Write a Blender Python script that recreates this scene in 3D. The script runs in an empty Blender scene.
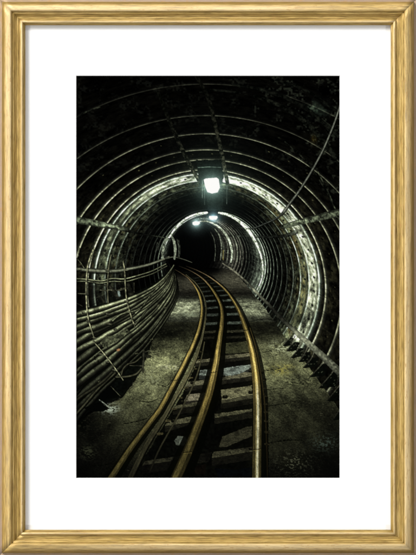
# A gilt wooden frame hanging on a wall; inside it a white mount and a printed
# night photograph of a narrow-gauge tunnel.  1 Blender unit = 1 metre, and one
# millimetre of the framed picture is one pixel of the reference.
import bpy, bmesh, math, random
import numpy as np
from mathutils import Vector, Matrix

scene = bpy.context.scene
C = scene.collection
MM = 0.001
FW, FH = 416.0, 555.0          # outer size of the picture in mm
DIST = 2.2                     # camera to print surface

# ---------------------------------------------------------------- camera
cam_d = bpy.data.cameras.new('camera'); cam = bpy.data.objects.new('camera', cam_d)
C.objects.link(cam); scene.camera = cam
cam.location = (0, -DIST, 0); cam.rotation_euler = (math.radians(90), 0, 0)
cam_d.sensor_fit = 'VERTICAL'; cam_d.sensor_height = 36.0
cam_d.lens = 36.0 * DIST / (FH * MM)
cam_d.clip_start = 0.05; cam_d.clip_end = 50
# ---------------------------------------------------------------- world and lamps
w = bpy.data.worlds.new('World'); scene.world = w; w.use_nodes = True
bg = w.node_tree.nodes['Background']; bg.inputs[0].default_value = (0.93, 0.96, 1.0, 1); bg.inputs[1].default_value = 0.16
def area(name, loc, size, size_y, power, col, target=(0, 0, 0), roll=0):
    d = bpy.data.lights.new(name, 'AREA'); d.shape = 'RECTANGLE'; d.size = size; d.size_y = size_y; d.energy = power; d.color = col
    o = bpy.data.objects.new(name, d); C.objects.link(o); o.location = loc
    dv = (Vector(target) - Vector(loc)).normalized(); zz = -dv
    up = Vector((0, 0, 1)); xx = up.cross(zz).normalized(); yy = zz.cross(xx)
    o.rotation_euler = Matrix((xx, yy, zz)).transposed().to_euler()
    return o
WARM = (1.0, 0.985, 0.95)
area('key_softbox', (-2.5, -2.1, 2.5), 1.7, 1.7, 250, WARM)
area('strip_light', (-2.4, -2.0, 0.0), 0.16, 3.0, 25, WARM)     # one tall or wide strip on each side, for the sheen on the gilding
area('strip_light', (2.4, -2.0, 0.0), 0.16, 3.0, 25, WARM)
area('strip_light', (0.0, -2.0, 2.4), 3.0, 0.16, 25, WARM)
area('strip_light', (0.0, -2.0, -2.4), 3.0, 0.16, 25, WARM)
scene.view_settings.view_transform = 'Standard'; scene.view_settings.look = 'None'
scene.view_settings.exposure = 0.0; scene.view_settings.gamma = 1.0
scene.view_settings.use_curve_mapping = False

# ---------------------------------------------------------------- helpers
def nodes_of(m):
    m.use_nodes = True; nt = m.node_tree; return nt, nt.nodes, nt.links
def mesh_obj(name, verts, faces, mat, parent=None, smooth=False):
    me = bpy.data.meshes.new(name); me.from_pydata(verts, [], faces); me.update()
    o = bpy.data.objects.new(name, me); C.objects.link(o)
    if mat: me.materials.append(mat)
    if smooth:
        me.polygons.foreach_set('use_smooth', [True] * len(me.polygons))
    if parent: o.parent = parent
    return o
def P(x, y, h):
    """picture millimetres (x right, y down) and height above the print -> metres, as the camera sees it"""
    k = (DIST - h * MM) / DIST
    return ((x - FW / 2) * MM * k, -h * MM, (FH / 2 - y) * MM * k)

# ---------------------------------------------------------------------------
# The photograph printed on the paper: a small numpy ray/stroke renderer that
# works out the ink colour of every point of the print (tunnel lining, path,
# rails, cables, lamps).  Coordinates are millimetres on the framed picture.
# ---------------------------------------------------------------------------
PX0, PY0, PX1, PY1 = 76.0, 75.6, 340.0, 478.2
_rng = np.random.RandomState(11)
_TAB = _rng.rand(256, 256).astype(np.float32)

def vnoise(x, y, seed=0):
    x = np.asarray(x, np.float32) + seed * 17.31
    y = np.asarray(y, np.float32) + seed * 9.17
    xi = np.floor(x); yi = np.floor(y)
    fx = x - xi; fy = y - yi
    fx = fx * fx * (3 - 2 * fx); fy = fy * fy * (3 - 2 * fy)
    xi = xi.astype(np.int32); yi = yi.astype(np.int32)
    a = _TAB[xi & 255, yi & 255]; b = _TAB[(xi + 1) & 255, yi & 255]
    c = _TAB[xi & 255, (yi + 1) & 255]; d = _TAB[(xi + 1) & 255, (yi + 1) & 255]
    return (a * (1 - fx) + b * fx) * (1 - fy) + (c * (1 - fx) + d * fx) * fy

def fbm(x, y, seed=0, octv=4):
    s = 0; a = 1.0; t = 0
    for i in range(octv):
        s = s + a * vnoise(x * 2 ** i, y * 2 ** i, seed + i * 3); t += a; a *= .6
    return s / t

def sm(a, b, x):
    t = np.clip((x - a) / (b - a), 0, 1)
    return t * t * (3 - 2 * t)

def bell(x, c, w):
    return np.exp(-((x - c) / w) ** 2)

def spline(pts, step=1.5):
    P = np.array(pts, float)
    if len(P) == 2:
        n = max(2, int(np.hypot(*(P[1, :2] - P[0, :2])) / step))
        return P[0] + (P[1] - P[0]) * np.linspace(0, 1, n)[:, None]
    Q = np.vstack([2 * P[0] - P[1], P, 2 * P[-1] - P[-2]])
    out = []
    for i in range(1, len(Q) - 2):
        n = max(2, int(np.hypot(*(Q[i + 1, :2] - Q[i, :2])) / step) + 1)
        t = np.linspace(0, 1, n, endpoint=False)[:, None]
        p0, p1, p2, p3 = Q[i - 1], Q[i], Q[i + 1], Q[i + 2]
        out.append(.5 * (2 * p1 + (p2 - p0) * t + (2 * p0 - 5 * p1 + 4 * p2 - p3) * t ** 2 + (3 * p1 - p0 - 3 * p2 + p3) * t ** 3))
    out.append(P[-1:])
    return np.vstack(out)

class Canvas:
    def __init__(s, S):
        s.S = S
        s.W = int(round((PX1 - PX0) * S)); s.H = int(round((PY1 - PY0) * S))
        x = PX0 + (np.arange(s.W, dtype=np.float32) + .5) / s.W * (PX1 - PX0)
        y = PY0 + (np.arange(s.H, dtype=np.float32) + .5) / s.H * (PY1 - PY0)
        s.X, s.Y = np.meshgrid(x, y)
        s.col = np.zeros((s.H, s.W, 3), np.float32)
        s.idm = np.zeros((s.H, s.W), np.int32)
        s.n1 = vnoise(s.X * 1.3, s.Y * 1.3, 1); s.n2 = vnoise(s.X * .55, s.Y * .55, 2)
        s.n3 = fbm(s.X * .12, s.Y * .12, 3); s.n0 = vnoise(s.X * 2.1, s.Y * 2.1, 5)
    def box(s, x0, y0, x1, y1):
        i0 = max(0, int((x0 - PX0) * s.S) - 1); i1 = min(s.W, int((x1 - PX0) * s.S) + 2)
        j0 = max(0, int((y0 - PY0) * s.S) - 1); j1 = min(s.H, int((y1 - PY0) * s.S) + 2)
        return (slice(j0, max(j0, j1)), slice(i0, max(i0, i1)))
    def put(s, sl, m, c, a=1.0, idn=None):
        A = (m * a)[..., None].astype(np.float32)
        s.col[sl] = s.col[sl] * (1 - A) + np.asarray(c, np.float32) * A
        if idn is not None:
            v = s.idm[sl]; v[(m * a if np.ndim(a) else m) > .5] = idn
    def stroke(s, pts, shade, idn=None, alpha=1.0, step=1.5, wscale=1.0):
        """pts rows: x, y, width.  shade(t across -1..1, s along 0..1, X, Y, sl) -> colour"""
        P = spline(pts, step); w = P[:, 2] * wscale
        L = np.concatenate([[0], np.cumsum(np.hypot(np.diff(P[:, 0]), np.diff(P[:, 1])))])
        m = w.max() / 2 + 1
        sl = s.box(P[:, 0].min() - m, P[:, 1].min() - m, P[:, 0].max() + m, P[:, 1].max() + m)
        X = s.X[sl]; Y = s.Y[sl]
        if X.size == 0: return
        D = np.full(X.shape, 9.0, np.float32); T = np.zeros_like(D); A = np.zeros_like(D)
        oj, oi = sl[0].start, sl[1].start
        for k in range(len(P) - 1):
            ax, ay = P[k, :2]; bx, by = P[k + 1, :2]; ww = max(w[k], w[k + 1]) / 2 + .3
            b = s.box(min(ax, bx) - ww, min(ay, by) - ww, max(ax, bx) + ww, max(ay, by) + ww)
            b = (slice(b[0].start - oj, b[0].stop - oj), slice(b[1].start - oi, b[1].stop - oi))
            x = X[b]; y = Y[b]
            if x.size == 0: continue
            dx, dy = bx - ax, by - ay; l2 = dx * dx + dy * dy + 1e-9
            q = np.clip(((x - ax) * dx + (y - ay) * dy) / l2, 0, 1)
            ex = x - ax - q * dx; ey = y - ay - q * dy
            hw = (w[k] + (w[k + 1] - w[k]) * q) / 2
            d = np.hypot(ex, ey) / np.maximum(hw, 1e-3)
            sg = np.sign(dx * ey - dy * ex)
            u = d < D[b]
            D[b] = np.where(u, d, D[b]); T[b] = np.where(u, d * sg, T[b]); A[b] = np.where(u, L[k] + q * np.sqrt(l2), A[b])
        mask = (D < 1).astype(np.float32)
        c = shade(T, A / L[-1], X, Y, sl)
        s.put(sl, mask, c, alpha if np.ndim(alpha) == 0 else alpha[sl], idn)
    def poly(s, pts, shade, idn=None, alpha=1.0, rough=1.0):
        P = np.array(pts, float)
        sl = s.box(P[:, 0].min(), P[:, 1].min(), P[:, 0].max(), P[:, 1].max())
        X = s.X[sl]; Y = s.Y[sl]
        if X.size == 0: return
        shade_x, shade_y = X, Y
        X = X + rough * (vnoise(X * .7, Y * .7, 401) - .5) * .9 + rough * (vnoise(X * .25, Y * .25, 403) - .5) * .8; Y = Y + rough * (vnoise(X * .45, Y * .7, 402) - .5) * .55
        ins = np.zeros(X.shape, bool)
        for k in range(len(P)):
            x0, y0 = P[k]; x1, y1 = P[(k + 1) % len(P)]
            if y0 == y1: continue
            c = ((Y >= min(y0, y1)) & (Y < max(y0, y1))) & (X < x0 + (Y - y0) / (y1 - y0) * (x1 - x0))
            ins ^= c
        s.put(sl, ins.astype(np.float32), shade(shade_x, shade_y, sl), alpha, idn)

def C3(*c):
    return np.array(c, np.float32) / 255.0

# tunnel geometry: u = 1/r (inverse circle radius on the paper) runs with depth
def cen(u):
    r = 1.0 / u
    cx = np.interp(u, [.003, .0084, .0098, .0120, .0192, .0250, .0303, .036, .042, .06], [206, 206.5, 207, 209, 213.5, 208, 200, 187, 170, 110])
    cy = 241 + r * np.interp(u, [.0045, .006, .0089, .0192, .03], [.42, .395, .405, .47, .34])
    return cx, cy, r

def warp(a, b):
    return a + b

def make_picture(S=4):
    c = Canvas(S); X, Y = c.X, c.Y; col = c.col
    ids = {}
    def new_id(kind):
        n = len(ids) + 1; ids[n] = kind; return n
    # ---------------- lining ------------------------------------------------
    UF = [.0030, .0037, .00465, .00559, .00663, .00741, .0084, .0089, .0098] + [.0108 + .00105 * i for i in range(32)]
    Ug = np.array(sorted(set(list(np.arange(.003, .0445, .00012)))))
    U = np.full(X.shape, .0450, np.float32)
    todo = np.ones(X.shape, bool)
    # piecewise search of the first cross-section the view ray leaves
    prevd = None
    for u in Ug:
        cx, cy, r = cen(u)
        d = np.hypot(X - cx, Y - cy) - r
        if prevd is not None:
            hit = todo & (d > 0)
            f = np.where(hit, -prevd / np.maximum(d - prevd, 1e-6), 0)
            U = np.where(hit, u - .00012 + .00012 * np.clip(f, 0, 1), U)
            todo &= ~hit
        else:
            hit = todo & (d > 0); U = np.where(hit, .003, U); todo &= ~hit
        prevd = d
    cx, cy, r = cen(U)
    TH = np.degrees(np.arctan2(cy - Y, X - cx)); TH = np.where(TH < -90, TH + 360, TH)   # -90..270
    right = TH < 90
    Z = 266 * U
    ta = TH * .12; za = Z * 6
    N1 = fbm(ta * 3.0, za * 3.2, 7, 4); N2 = fbm(ta * 1.0, za * 1.1, 21, 3); N3 = vnoise(ta * 9, za * 9, 31)
    # distance to the nearest flange in paper millimetres
    UFa = np.array(UF)
    k = np.clip(np.searchsorted(UFa, U.ravel()).reshape(U.shape), 1, len(UF) - 1)
    ua, ub = UFa[k - 1], UFa[k]
    ph = (U - ua) / (ub - ua)                       # 0 just past the nearer flange .. 1 at the farther
    dn = (1 / ua - 1 / np.maximum(U, 1e-4))          # mm inside nearer flange
    df = (1 / np.maximum(U, 1e-4) - 1 / ub)          # mm outside farther flange
    bay = k
    # pan brightness by depth & angle
    top = bell(TH, 90, 48); lft = sm(120, 165, TH) * (1 - sm(183, 196, TH)); rgt = sm(62, 20, TH)
    tk_u = [.003, .0060, .0074, .0084, .0089, .00891, .0098, .00981, .0108, .0120, .0135, .0160, .0184, .0191, .0193, .0215, .0235, .026, .0288, .0300, .0325, .035, .045]
    pt =   [.03, .03, .035, .06, .30, 1.0, .98, .40, .22, .06, .012, .01, .01, .03, .10, .05, .02, .01, .02, .10, .03, .0, 0]
    pr =   [.05, .08, .12, .20, .36, .95, .98, .80, .50, .26, .10, .05, .06, .30, .80, .60, .16, .05, .06, .42, .22, .04, 0]
    pl =   [.02, .05, .10, .22, .36, .52, .50, .44, .34, .20, .07, .03, .04, .20, .50, .45, .10, .04, .08, .45, .40, .06, 0]
    Pt = np.interp(U, tk_u, pt); Pr = np.interp(U, tk_u, pr); Pl = np.interp(U, tk_u, pl)
    wr = sm(68, 30, TH); wl = sm(112, 148, TH)
    pan = Pt * (1 - wr) * (1 - wl) + Pr * wr + Pl * wl
    N4 = fbm(TH * .55, (1 / np.maximum(U, 1e-4)) * .30, 55, 3)
    mott = np.clip(.30 + 2.1 * (N1 - .30), .04, 1.6) * np.clip(.30 + 2.4 * (N4 - .30), .12, 1.5)
    brt = sm(.3, .6, pan)
    keep = brt * (.62 - .40 * lft - .12 * wr)
    v = pan * (mott * (1 - keep) + keep * np.clip(-.25 + 2.5 * N1, .18, 1.25))
    v = v * (1 + .35 * bell(TH, 66, 26) * bell(U, .0093, .0006))
    v = v * (1 - .55 * sm(182, 188, TH))
    v = np.where((U > .00945) & (U < .0098), v * (1 - .45 * sm(80, 110, TH) * sm(170, 140, TH)), v)
    # bolt pockets: dark blobs just beside each flange
    bp = (TH / 7.5 + bay * .37); bx = (bp - np.floor(bp) - .5) * 2
    rr = r * .131 / 2
    bolt = ((bx * rr) ** 2 + ((ph - .45) * (1 / ua - 1 / ub)) ** 2) < (np.minimum(1.25, .012 * r) * (.6 + .7 * N2)) ** 2
    v = np.where(bolt & (pan > .10) & (U < .0125) & (N2 > .40), v * .22, v)
    hl = (((bx - .10) * rr) ** 2 + ((ph - .35) * (1 / ua - 1 / ub)) ** 2) < (.006 * r) ** 2
    v = np.where(hl & (N3 > .62) & (U < .012) & (U > .0055), np.maximum(v, .42 * N3), v)
    brown = C3(132, 122, 80) * 1.05; green = C3(166, 178, 142) * 1.2; white = C3(226, 234, 210) * 1.05; cool = C3(176, 192, 176) * 1.15; pink = C3(196, 194, 180)
    wb = np.clip(sm(.50, .68, N2) * sm(.0098, .0104, U) * sm(.0150, .0118, U) + (U < .0089) * .75, 0, 1)
    base = green + (brown - green) * wb[..., None]
    wh = sm(.0088, .0089, U) * sm(.0100, .0098, U) * (wr * .7 + top) ; wh = np.clip(wh, 0, 1)[..., None]
    base = base * (1 - wh) + white * wh
    wc = sm(.014, .017, U)[..., None]; base = base * (1 - wc) + cool * wc
    wp = sm(.024, .027, U)[..., None] * (right[..., None]); base = base * (1 - wp) + pink * wp
    # rusty wash on the right below the shoulder
    rust = bell(U, .0103, .00045) * bell(TH, -3, 24) * sm(.35, .6, N1)
    base = base * (1 - .5 * rust[..., None]) + C3(150, 118, 50) * .5 * rust[..., None]
    img = v[..., None] * base
    # flange edges
    lt_u = [.003, .0037, .00465, .0056, .0066, .0074, .0084, .0089, .0098, .0108, .0118, .0130, .0150, .0170, .0180, .0192, .0205, .023, .026, .028, .031, .034, .045]
    lt = [0, .16, .24, .42, .46, .56, .70, 1.1, .95, .24, .08, .04, .02, .03, .80, 1.3, .10, .05, .3, .95, .35, .03, 0]
    lr = [0, .05, .24, .40, .50, .62, .80, 1.1, 1.15, .85, .42, .30, .38, .55, .75, 1.05, .42, .24, .45, .75, .5, .10, 0]
    ll = [0, .08, .30, .60, .70, .85, .95, 1.15, .85, .55, .22, .16, .14, .28, .65, 1.0, .24, .08, .2, .65, .6, .06, 0]
    uu = ub if True else ub
    def line_b(uq): return (np.interp(uq, lt_u, lt) * (1 - wr) * (1 - wl) + np.interp(uq, lt_u, lr) * wr + np.interp(uq, lt_u, ll) * wl)
    wpx = np.clip(.0092 * r, .44, 1.25) * (1 + .9 * bell(U, .0192, .0007) + .6 * bell(U, .0292, .0010) + .35 * bell(U, .0092, .0006))
    for dist, uq, sgn in ((df, ub, 1), (dn, ua, -1)):
        m = np.exp(-(dist / wpx) ** 2 * 1.4) if sgn > 0 else np.exp(-(dist / (wpx * .5)) ** 2 * 1.4)
        m = m + .16 * np.exp(-((dist - 1.6 * wpx) / (1.5 * wpx)) ** 2) * (uq < .0125) * (1 if sgn > 0 else 0)
        lb = line_b(uq) * (.65 + .8 * vnoise(TH * .35, uq * 4000, 41)) * (.75 + .5 * vnoise(TH * 1.6, uq * 4000, 43))
        lc = cool * (1 - wp) + pink * wp
        img = np.maximum(img, (m * lb)[..., None] * np.where((uq < .0086)[..., None], C3(225, 228, 196), lc))
    # dark side just inside each near flange (cast shadow printed in the photo)
    img *= (1 - .5 * np.exp(-((dn - 1.6) / 1.2) ** 2) * (U > .0062))[..., None]
    # fade: lower left of the lining is hidden behind cables, crown nearest the viewer black
    fade = (1 - .55 * sm(196, 215, TH)) * (1 - .55 * sm(173, 180, TH) * (TH < 260))
    fade *= 1 - .6 * bell(X, 208, 17) * sm(180, 196, Y) * sm(214, 206, Y)
    img *= fade[..., None]
    cj = np.abs(((TH + 12 * np.floor(bay / 2)) / 36.0) % 1 - .5) * 36 * np.pi / 180 * r      # mm from a cross joint
    img += (np.exp(-(cj / .7) ** 2) * np.minimum(pan + .05, .5) * .35 * (U < .0125) * (U > .0050) * c.n2)[..., None] * C3(200, 205, 170)
    spk_ = sm(.80, .90, N3) * sm(.5, .8, c.n1) * (U < .0125)
    img += (spk_ * (pan * .35 + .02))[..., None] * C3(190, 200, 170)
    # faint plaster marks on the near crown
    fm = sm(.50, .72, fbm(X * .09, Y * .13, 61)) * sm(.0072, .0052, U) * sm(.30, .7, c.n2) * (.45 + .8 * sm(200, 300, X))
    img += (fm * .16)[..., None] * C3(150, 165, 140)
    fx = bell(X, 318, 14) * bell(Y, 109, 8) * (.3 + c.n2) * sm(.4, .7, c.n3)
    img += (fx * .30)[..., None] * C3(120, 150, 130)
    img += ((bell(X, 314, 3) * bell(Y, 139, 4) * c.n1 * .5))[..., None] * C3(120, 100, 40)
    # dark bore straight ahead
    bore = sm(1.25, .80, np.hypot((X - 196) / 19, (Y - 251) / 28))
    img *= (1 - .9 * bore)[..., None]
    col[:] = img; c.idm[:] = 0
    return_c = c
    full = (slice(0, c.H), slice(0, c.W))

    # generic shaders
    def mottle(base, lo=.5, hi=.9, seed=71, sc=(.5, .5)):
        def f(X_, Y_, sl):
            n = fbm(X_ * sc[0], Y_ * sc[1], seed, 3)
            return (lo + hi * n)[..., None] * base
        return f
    def tube(base, hi=.85, lo=.10, lightpos=-.35, seed=81, grain=.5, gain=None):
        def f(t, s, X_, Y_, sl):
            b = lo + (hi - lo) * np.exp(-((t - lightpos) / .55) ** 2)
            n = 1 - grain / 2 + grain * fbm(X_ * .45, Y_ * .45, seed, 3) * 1.3 - .1
            if gain is not None: n = n * gain(s, X_, Y_)
            return (b * n)[..., None] * base
        return f
    # roof clutter at the upper right: worn flange edges and damp patches
    for pts, g in (([(255, 96, 3.5), (285, 108, 4.5), (312, 128, 5), (336, 158, 5)], .17), ([(232, 84, 2.5), (270, 92, 4), (305, 108, 4), (338, 136, 4)], .13), ([(276, 80, 2), (305, 90, 3), (338, 112, 3)], .12),
                   ([(285, 142, 1.6), (305, 160, 1.8), (322, 184, 1.6), (338, 214, 1.4)], .22), ([(318, 172, 1.4), (330, 196, 1.5), (340, 222, 1.4)], .4), ([(78, 117, 1.6), (88, 111, 1.6), (100, 107, 1.2)], .3), ([(200, 92, 2), (214, 90, 2.6), (240, 93, 2)], .14)):
        c.stroke(pts, lambda t, s, X_, Y_, sl, g=g: (g * np.clip(2.6 * (fbm(X_ * .3, Y_ * .3, 305, 4) - .34), 0, 1.4) * (1 - .6 * t * t))[..., None] * C3(205, 215, 180) + C3(1, 2, 1), None, .85)
    # ---------------- crown strips ------------------------------------------
    for pts, g in (([(158, 92, 3), (168, 118, 4), (180, 145, 4.2), (190, 165, 4), (201, 184, 3.6)], .42),
                   ([(196, 76, 3.5), (207, 95, 4), (214, 120, 4), (221, 150, 4), (227.5, 183, 3.6)], .45)):
        def sh(t, s, X_, Y_, sl, g=g):
            n = fbm(X_ * .5, Y_ * .5, 91, 4)
            a = np.clip((n - .38) * 3.2, 0, 1.2) * (.18 + .95 * s ** 1.6) * g * (1 - .35 * np.abs(t))
            return a[..., None] * C3(180, 175, 150) + C3(3, 4, 2)
        c.stroke(pts, sh, new_id('ceiling_strip'))
    # ---------------- longitudinal bars -------------------------------------
    def bar(theta, us, w, g, kind, tint=C3(188, 204, 172)):
        pts = []
        for u in us:
            a, b, r_ = cen(u); th = np.radians(theta(u) if callable(theta) else theta)
            pts.append((a + r_ * np.cos(th) * .97, b - r_ * np.sin(th) * .97, max(.7, w * r_)))
        def sh(t, s, X_, Y_, sl):
            n = fbm(X_ * .42, Y_ * .42, 95, 4); gs = np.interp(s, np.linspace(0, 1, len(g)), g)
            b = gs * np.clip(.15 + 1.9 * (n - .18), .1, 1.3) * (1 - .45 * np.abs(t) ** 2) * (1 - .35 * (t > .55)) * (1 - .5 * (c.n2[sl] > .74))
            return b[..., None] * tint
        c.stroke(pts, sh, new_id(kind))
    bar(35.5, [.0058, .0064, .0070, .0078, .0086, .0092, .0098, .0105], .048, [.42, .55, .55, .6, .75, .9, .8, .35], 'wall_bar')
    c.stroke([(296, 232, 4.6), (286, 235.5, 3.6), (270, 237, 3.0), (252, 236.4, 2.4), (232, 236, 1.6), (216, 236, 1.2)], lambda t, s, X_, Y_, sl: (np.interp(s, [0, .15, .35, .5, .62, .8, 1], [.55, .2, .16, .42, .4, .22, .12]) * np.clip(2.2 * (fbm(X_ * .4, Y_ * .4, 311, 3) - .22), 0, 1.3) * (1 - .7 * t * t))[..., None] * C3(190, 206, 188), new_id('wall_bar'), .8)
    bar(147, [.0058, .0064, .0072, .0080, .0089, .0096, .0102], .046, [.55, .6, .5, .75, .85, .7, .2], 'wall_bar')
    bar(lambda u: np.interp(u, [.0102, .0192], [148, 148]), [.0104, .0125, .015, .0175, .0192, .021], .022, [.10, .08, .1, .2, .35, .15], 'wall_bar')
    # ---------------- ground ------------------------------------------------
    Lb = [(60, 432), (76, 424), (90, 414), (104, 406), (122, 398), (136, 380), (146, 360), (152, 342), (160, 325), (168, 309), (176, 297), (178, 288), (175, 279), (170, 272), (176, 268)]
    Rb = [(196, 267), (214, 268), (228, 268.5), (236, 273.5), (246, 284.5), (258, 299.5), (270, 315), (290, 344), (307, 364), (325, 389), (341, 412), (341, 480), (60, 480)]
    yv = np.maximum(Y - 241, 8); gx = (X - 207) / yv * 8; gz = 266 / yv * 5.0
    G1 = fbm(gx * 2.2, gz * 2.2, 101, 4); G2 = fbm(gx * .7, gz * .8, 111, 3); G3 = fbm(X * .9, Y * 1.3, 115, 3)
    yk = [262, 272, 280, 287, 293, 298, 303, 312, 318, 326, 334, 342, 352, 366, 382, 400, 420, 445, 479]
    gl = [.0, .07, .34, .34, .10, .12, .44, .46, .20, .10, .17, .28, .40, .46, .44, .34, .24, .17, .10]
    gr_ = [.0, .30, .50, .34, .10, .14, .38, .46, .20, .09, .14, .30, .42, .44, .36, .25, .18, .13, .08]
    def gshade(X_, Y_, sl):
        side = sm(208, 232, X_)
        b = np.interp(Y_, yk, gl) * .90 * (1 - side) + np.interp(Y_, yk, gr_) * .88 * side
        G4 = fbm(X_ * 2.2, Y_ * 3.2, 117, 2); n = (.35 + .75 * G1[sl]) * (.70 + .5 * G2[sl]) * (.55 + .9 * G3[sl]) * (.78 + .44 * G4)
        n *= 1 - .45 * (c.n0[sl] > .80) * (Y_ > 330)
        spk = (c.n0[sl] > .88) * (Y_ > 330) * (G3[sl] > .45) * .32
        b = b * (1 - .9 * sm(276, 268, Y_) * sm(224, 216, X_)) * (1 - .55 * bell(Y_, 274, 4) * sm(218, 206, X_))
        cl = np.where((Y_ < 296)[..., None], C3(186, 182, 158), np.where((Y_ < 322)[..., None], C3(205, 212, 180), C3(184, 187, 142)))
        edge = 1 - .65 * sm(150, 84, X_) * sm(360, 420, Y_)
        edge *= 1 - .45 * sm(290, 340, X_) * sm(340, 420, Y_); edge *= 1 - .35 * sm(430, 478, Y_)
        # worn pale streaks
        b = b * (1 + .35 * bell(Y_, 366, 6) * bell(X_, 168, 22) * sm(.4, .7, c.n2[sl]))
        n = np.clip((n - .36) * 1.55 + .33, .03, 3); fw = sm(300, 285, Y_); n = n * (1 - fw * .6) + .32 * fw * .6
        return (b * n * edge + spk * b)[..., None] * cl * 1.6
    gid = new_id('path')
    c.poly(Lb + Rb, gshade, gid)
    # yellow stain and pale splashes
    def splash(cx_, cy_, rx, ry, colr, a, seed, th=.5):
        sl = c.box(cx_ - rx * 2, cy_ - ry * 2, cx_ + rx * 2, cy_ + ry * 2)
        x = c.X[sl]; y = c.Y[sl]
        m = np.exp(-((x - cx_) / rx) ** 2 - ((y - cy_) / ry) ** 2) * sm(th, th + .14, fbm(x * .55, y * .8, seed, 3)) * a
        c.put(sl, np.clip(m, 0, 1), colr)
    splash(281, 370, 10, 5, C3(150, 142, 72), .7, 121, .42); splash(286, 366, 9, 2, C3(165, 158, 92), .6, 122, .42)
    splash(284, 347, 14, 6, C3(190, 196, 168), .8, 123, .46); splash(296, 352, 7, 7, C3(170, 178, 150), .7, 124, .46)
    splash(110, 409, 9, 5, C3(160, 170, 160), 1.0, 125, .45); splash(88, 452, 8, 7, C3(80, 84, 64), .5, 126, .47)
    splash(173, 367, 14, 2.2, C3(180, 180, 158), .8, 127, .40); splash(190, 314, 10, 3, C3(150, 160, 140), .6, 128, .42)
    splash(150, 378, 10, 10, C3(150, 155, 128), .6, 129, .5); splash(325, 443, 12, 8, C3(70, 84, 80), .7, 130, .47)
    splash(295, 462, 18, 12, C3(96, 98, 82), .7, 131, .55)
    def blot(cx_, cy_, rx, ry, a, seed, th=.42):
        splash(cx_, cy_, rx, ry, C3(4, 5, 3), a, seed, th)
    blot(165, 334, 20, 7, .8, 141, .25); blot(150, 350, 10, 8, .6, 142); blot(300, 382, 18, 5, .7, 143); blot(296, 318, 24, 8, .5, 144, .2)
    blot(82, 424, 14, 16, 1.0, 145, .34); blot(110, 470, 30, 8, .55, 146); blot(322, 465, 24, 16, .6, 147, .38); blot(296, 402, 18, 7, .5, 148)
    # cracks between the slabs of the path
    for pts in ([(123, 424, 1.0), (134, 422, 1.6), (146, 418.5, 1.0), (152, 413, .8)], [(90, 466, .8), (104, 465, 1.3), (112, 463, .8)],
                [(140, 401, .8), (150, 402, 1.3), (160, 398, .8)], [(157, 384, .7), (166, 386, 1.2), (172, 380, .6)],
                [(262, 371, .6), (270, 370, 1.2), (281, 368.5, .5)], [(266, 406.5, 1.0), (282, 404, 1.7), (288, 403.7, .8)],
                [(266, 390, .6), (279, 388.5, 1.2), (286, 388, .5)], [(268, 443, 1.2), (288, 440, 1.8), (302, 440, 1.0)],
                [(262, 352.5, .6), (272, 351, 1.1)], [(248, 322, .5), (262, 319, .9), (274, 320, .4)], [(255, 335, .5), (275, 331, .9)]):
        c.stroke(pts, lambda t, s, X_, Y_, sl: np.zeros(t.shape + (3,), np.float32) + C3(3, 4, 2), None, .35 + .6 * (c.n2 > .42) * (c.n1 > .2), wscale=.85)
    # debris clods
    rr_ = np.random.RandomState(5)
    for _ in range(230):
        x = rr_.uniform(80, 338); y = rr_.uniform(335, 476)
        w = rr_.uniform(.6, 1.7); g = rr_.uniform(.1, .32) * (1 - (y - 335) / 260)
        if rr_.rand() < .55:
            c.stroke([(x, y, w), (x + rr_.uniform(1, 3), y + rr_.uniform(-.6, .6), w * .6)], lambda t, s, X_, Y_, sl: np.zeros(t.shape + (3,), np.float32) + C3(8, 8, 5), None, .55)
        else:
            c.stroke([(x, y, w * .7), (x + rr_.uniform(.8, 2), y + rr_.uniform(-.4, .4), w * .5)], lambda t, s, X_, Y_, sl: np.zeros(t.shape + (3,), np.float32) + C3(200, 200, 160) * g * 1.6, None, .6)

    # right feet of the flanges: black wedges with a lit edge, over the path
    feet = [((290, 338), (283, 346), (291, 347)), ((294, 342), (287, 351), (297, 352)), ((300, 348), (291, 358), (301, 358)), ((307, 352), (299, 362), (308, 362)),
            ((313, 358), (303, 368), (316, 368)), ((323, 364), (310, 377), (325, 377)), ((334, 372), (319, 388), (336, 388)), ((344, 381), (327, 401), (345, 401)), ((350, 396), (333, 420), (350, 420))]
    # ---------------- lower right bar and its supports ------------------------
    for (a, b, d) in feet:
        fid = new_id('flange_foot')
        c.poly([a, (a[0] - 1.2, a[1] + .5), b, (b[0] + 2, b[1] + .4), (d[0], d[1] - 1.5), (d[0] + 3, a[1])], lambda X_, Y_, sl: (.5 + c.n2[sl])[..., None] * C3(5, 7, 5), fid)
        c.stroke([(a[0] + 1, a[1] - 6, 1.0), (a[0] - 2.0, a[1] + 1, 1.0), (b[0], b[1], .9)], lambda t, s, X_, Y_, sl: (np.ones(t.shape) * (.55 - .45 * s) * (.5 + .9 * c.n1[sl]))[..., None] * C3(190, 190, 165), None, .9)
        cm = rr_.uniform(0, 1, (5, 2))
        for q in cm:
            x = b[0] + 3 + q[0] * (d[0] - b[0] - 2); y = b[1] - 2 - q[1] * (b[1] - a[1]) * .6
            c.stroke([(x, y, .8), (x + .8, y - .5, .6)], lambda t, s, X_, Y_, sl: np.zeros(t.shape + (3,), np.float32) + C3(80, 84, 70), None, .55)
    def wb_sh(t, s, X_, Y_, sl):
        n = np.clip(1.7 * (fbm(X_ * .5, Y_ * .5, 97, 4) - .2), .05, 1.1)
        g = np.interp(Y_, [262, 272, 285, 291, 296, 310, 325, 335, 345, 360, 380], [.5, .75, .30, .80, .5, .14, .25, .80, .66, .52, .36])
        return (g * (.5 + .8 * n) * (1 - .4 * t ** 2))[..., None] * np.where((Y_ < 282)[..., None], C3(188, 186, 166), C3(198, 202, 178))
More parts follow.
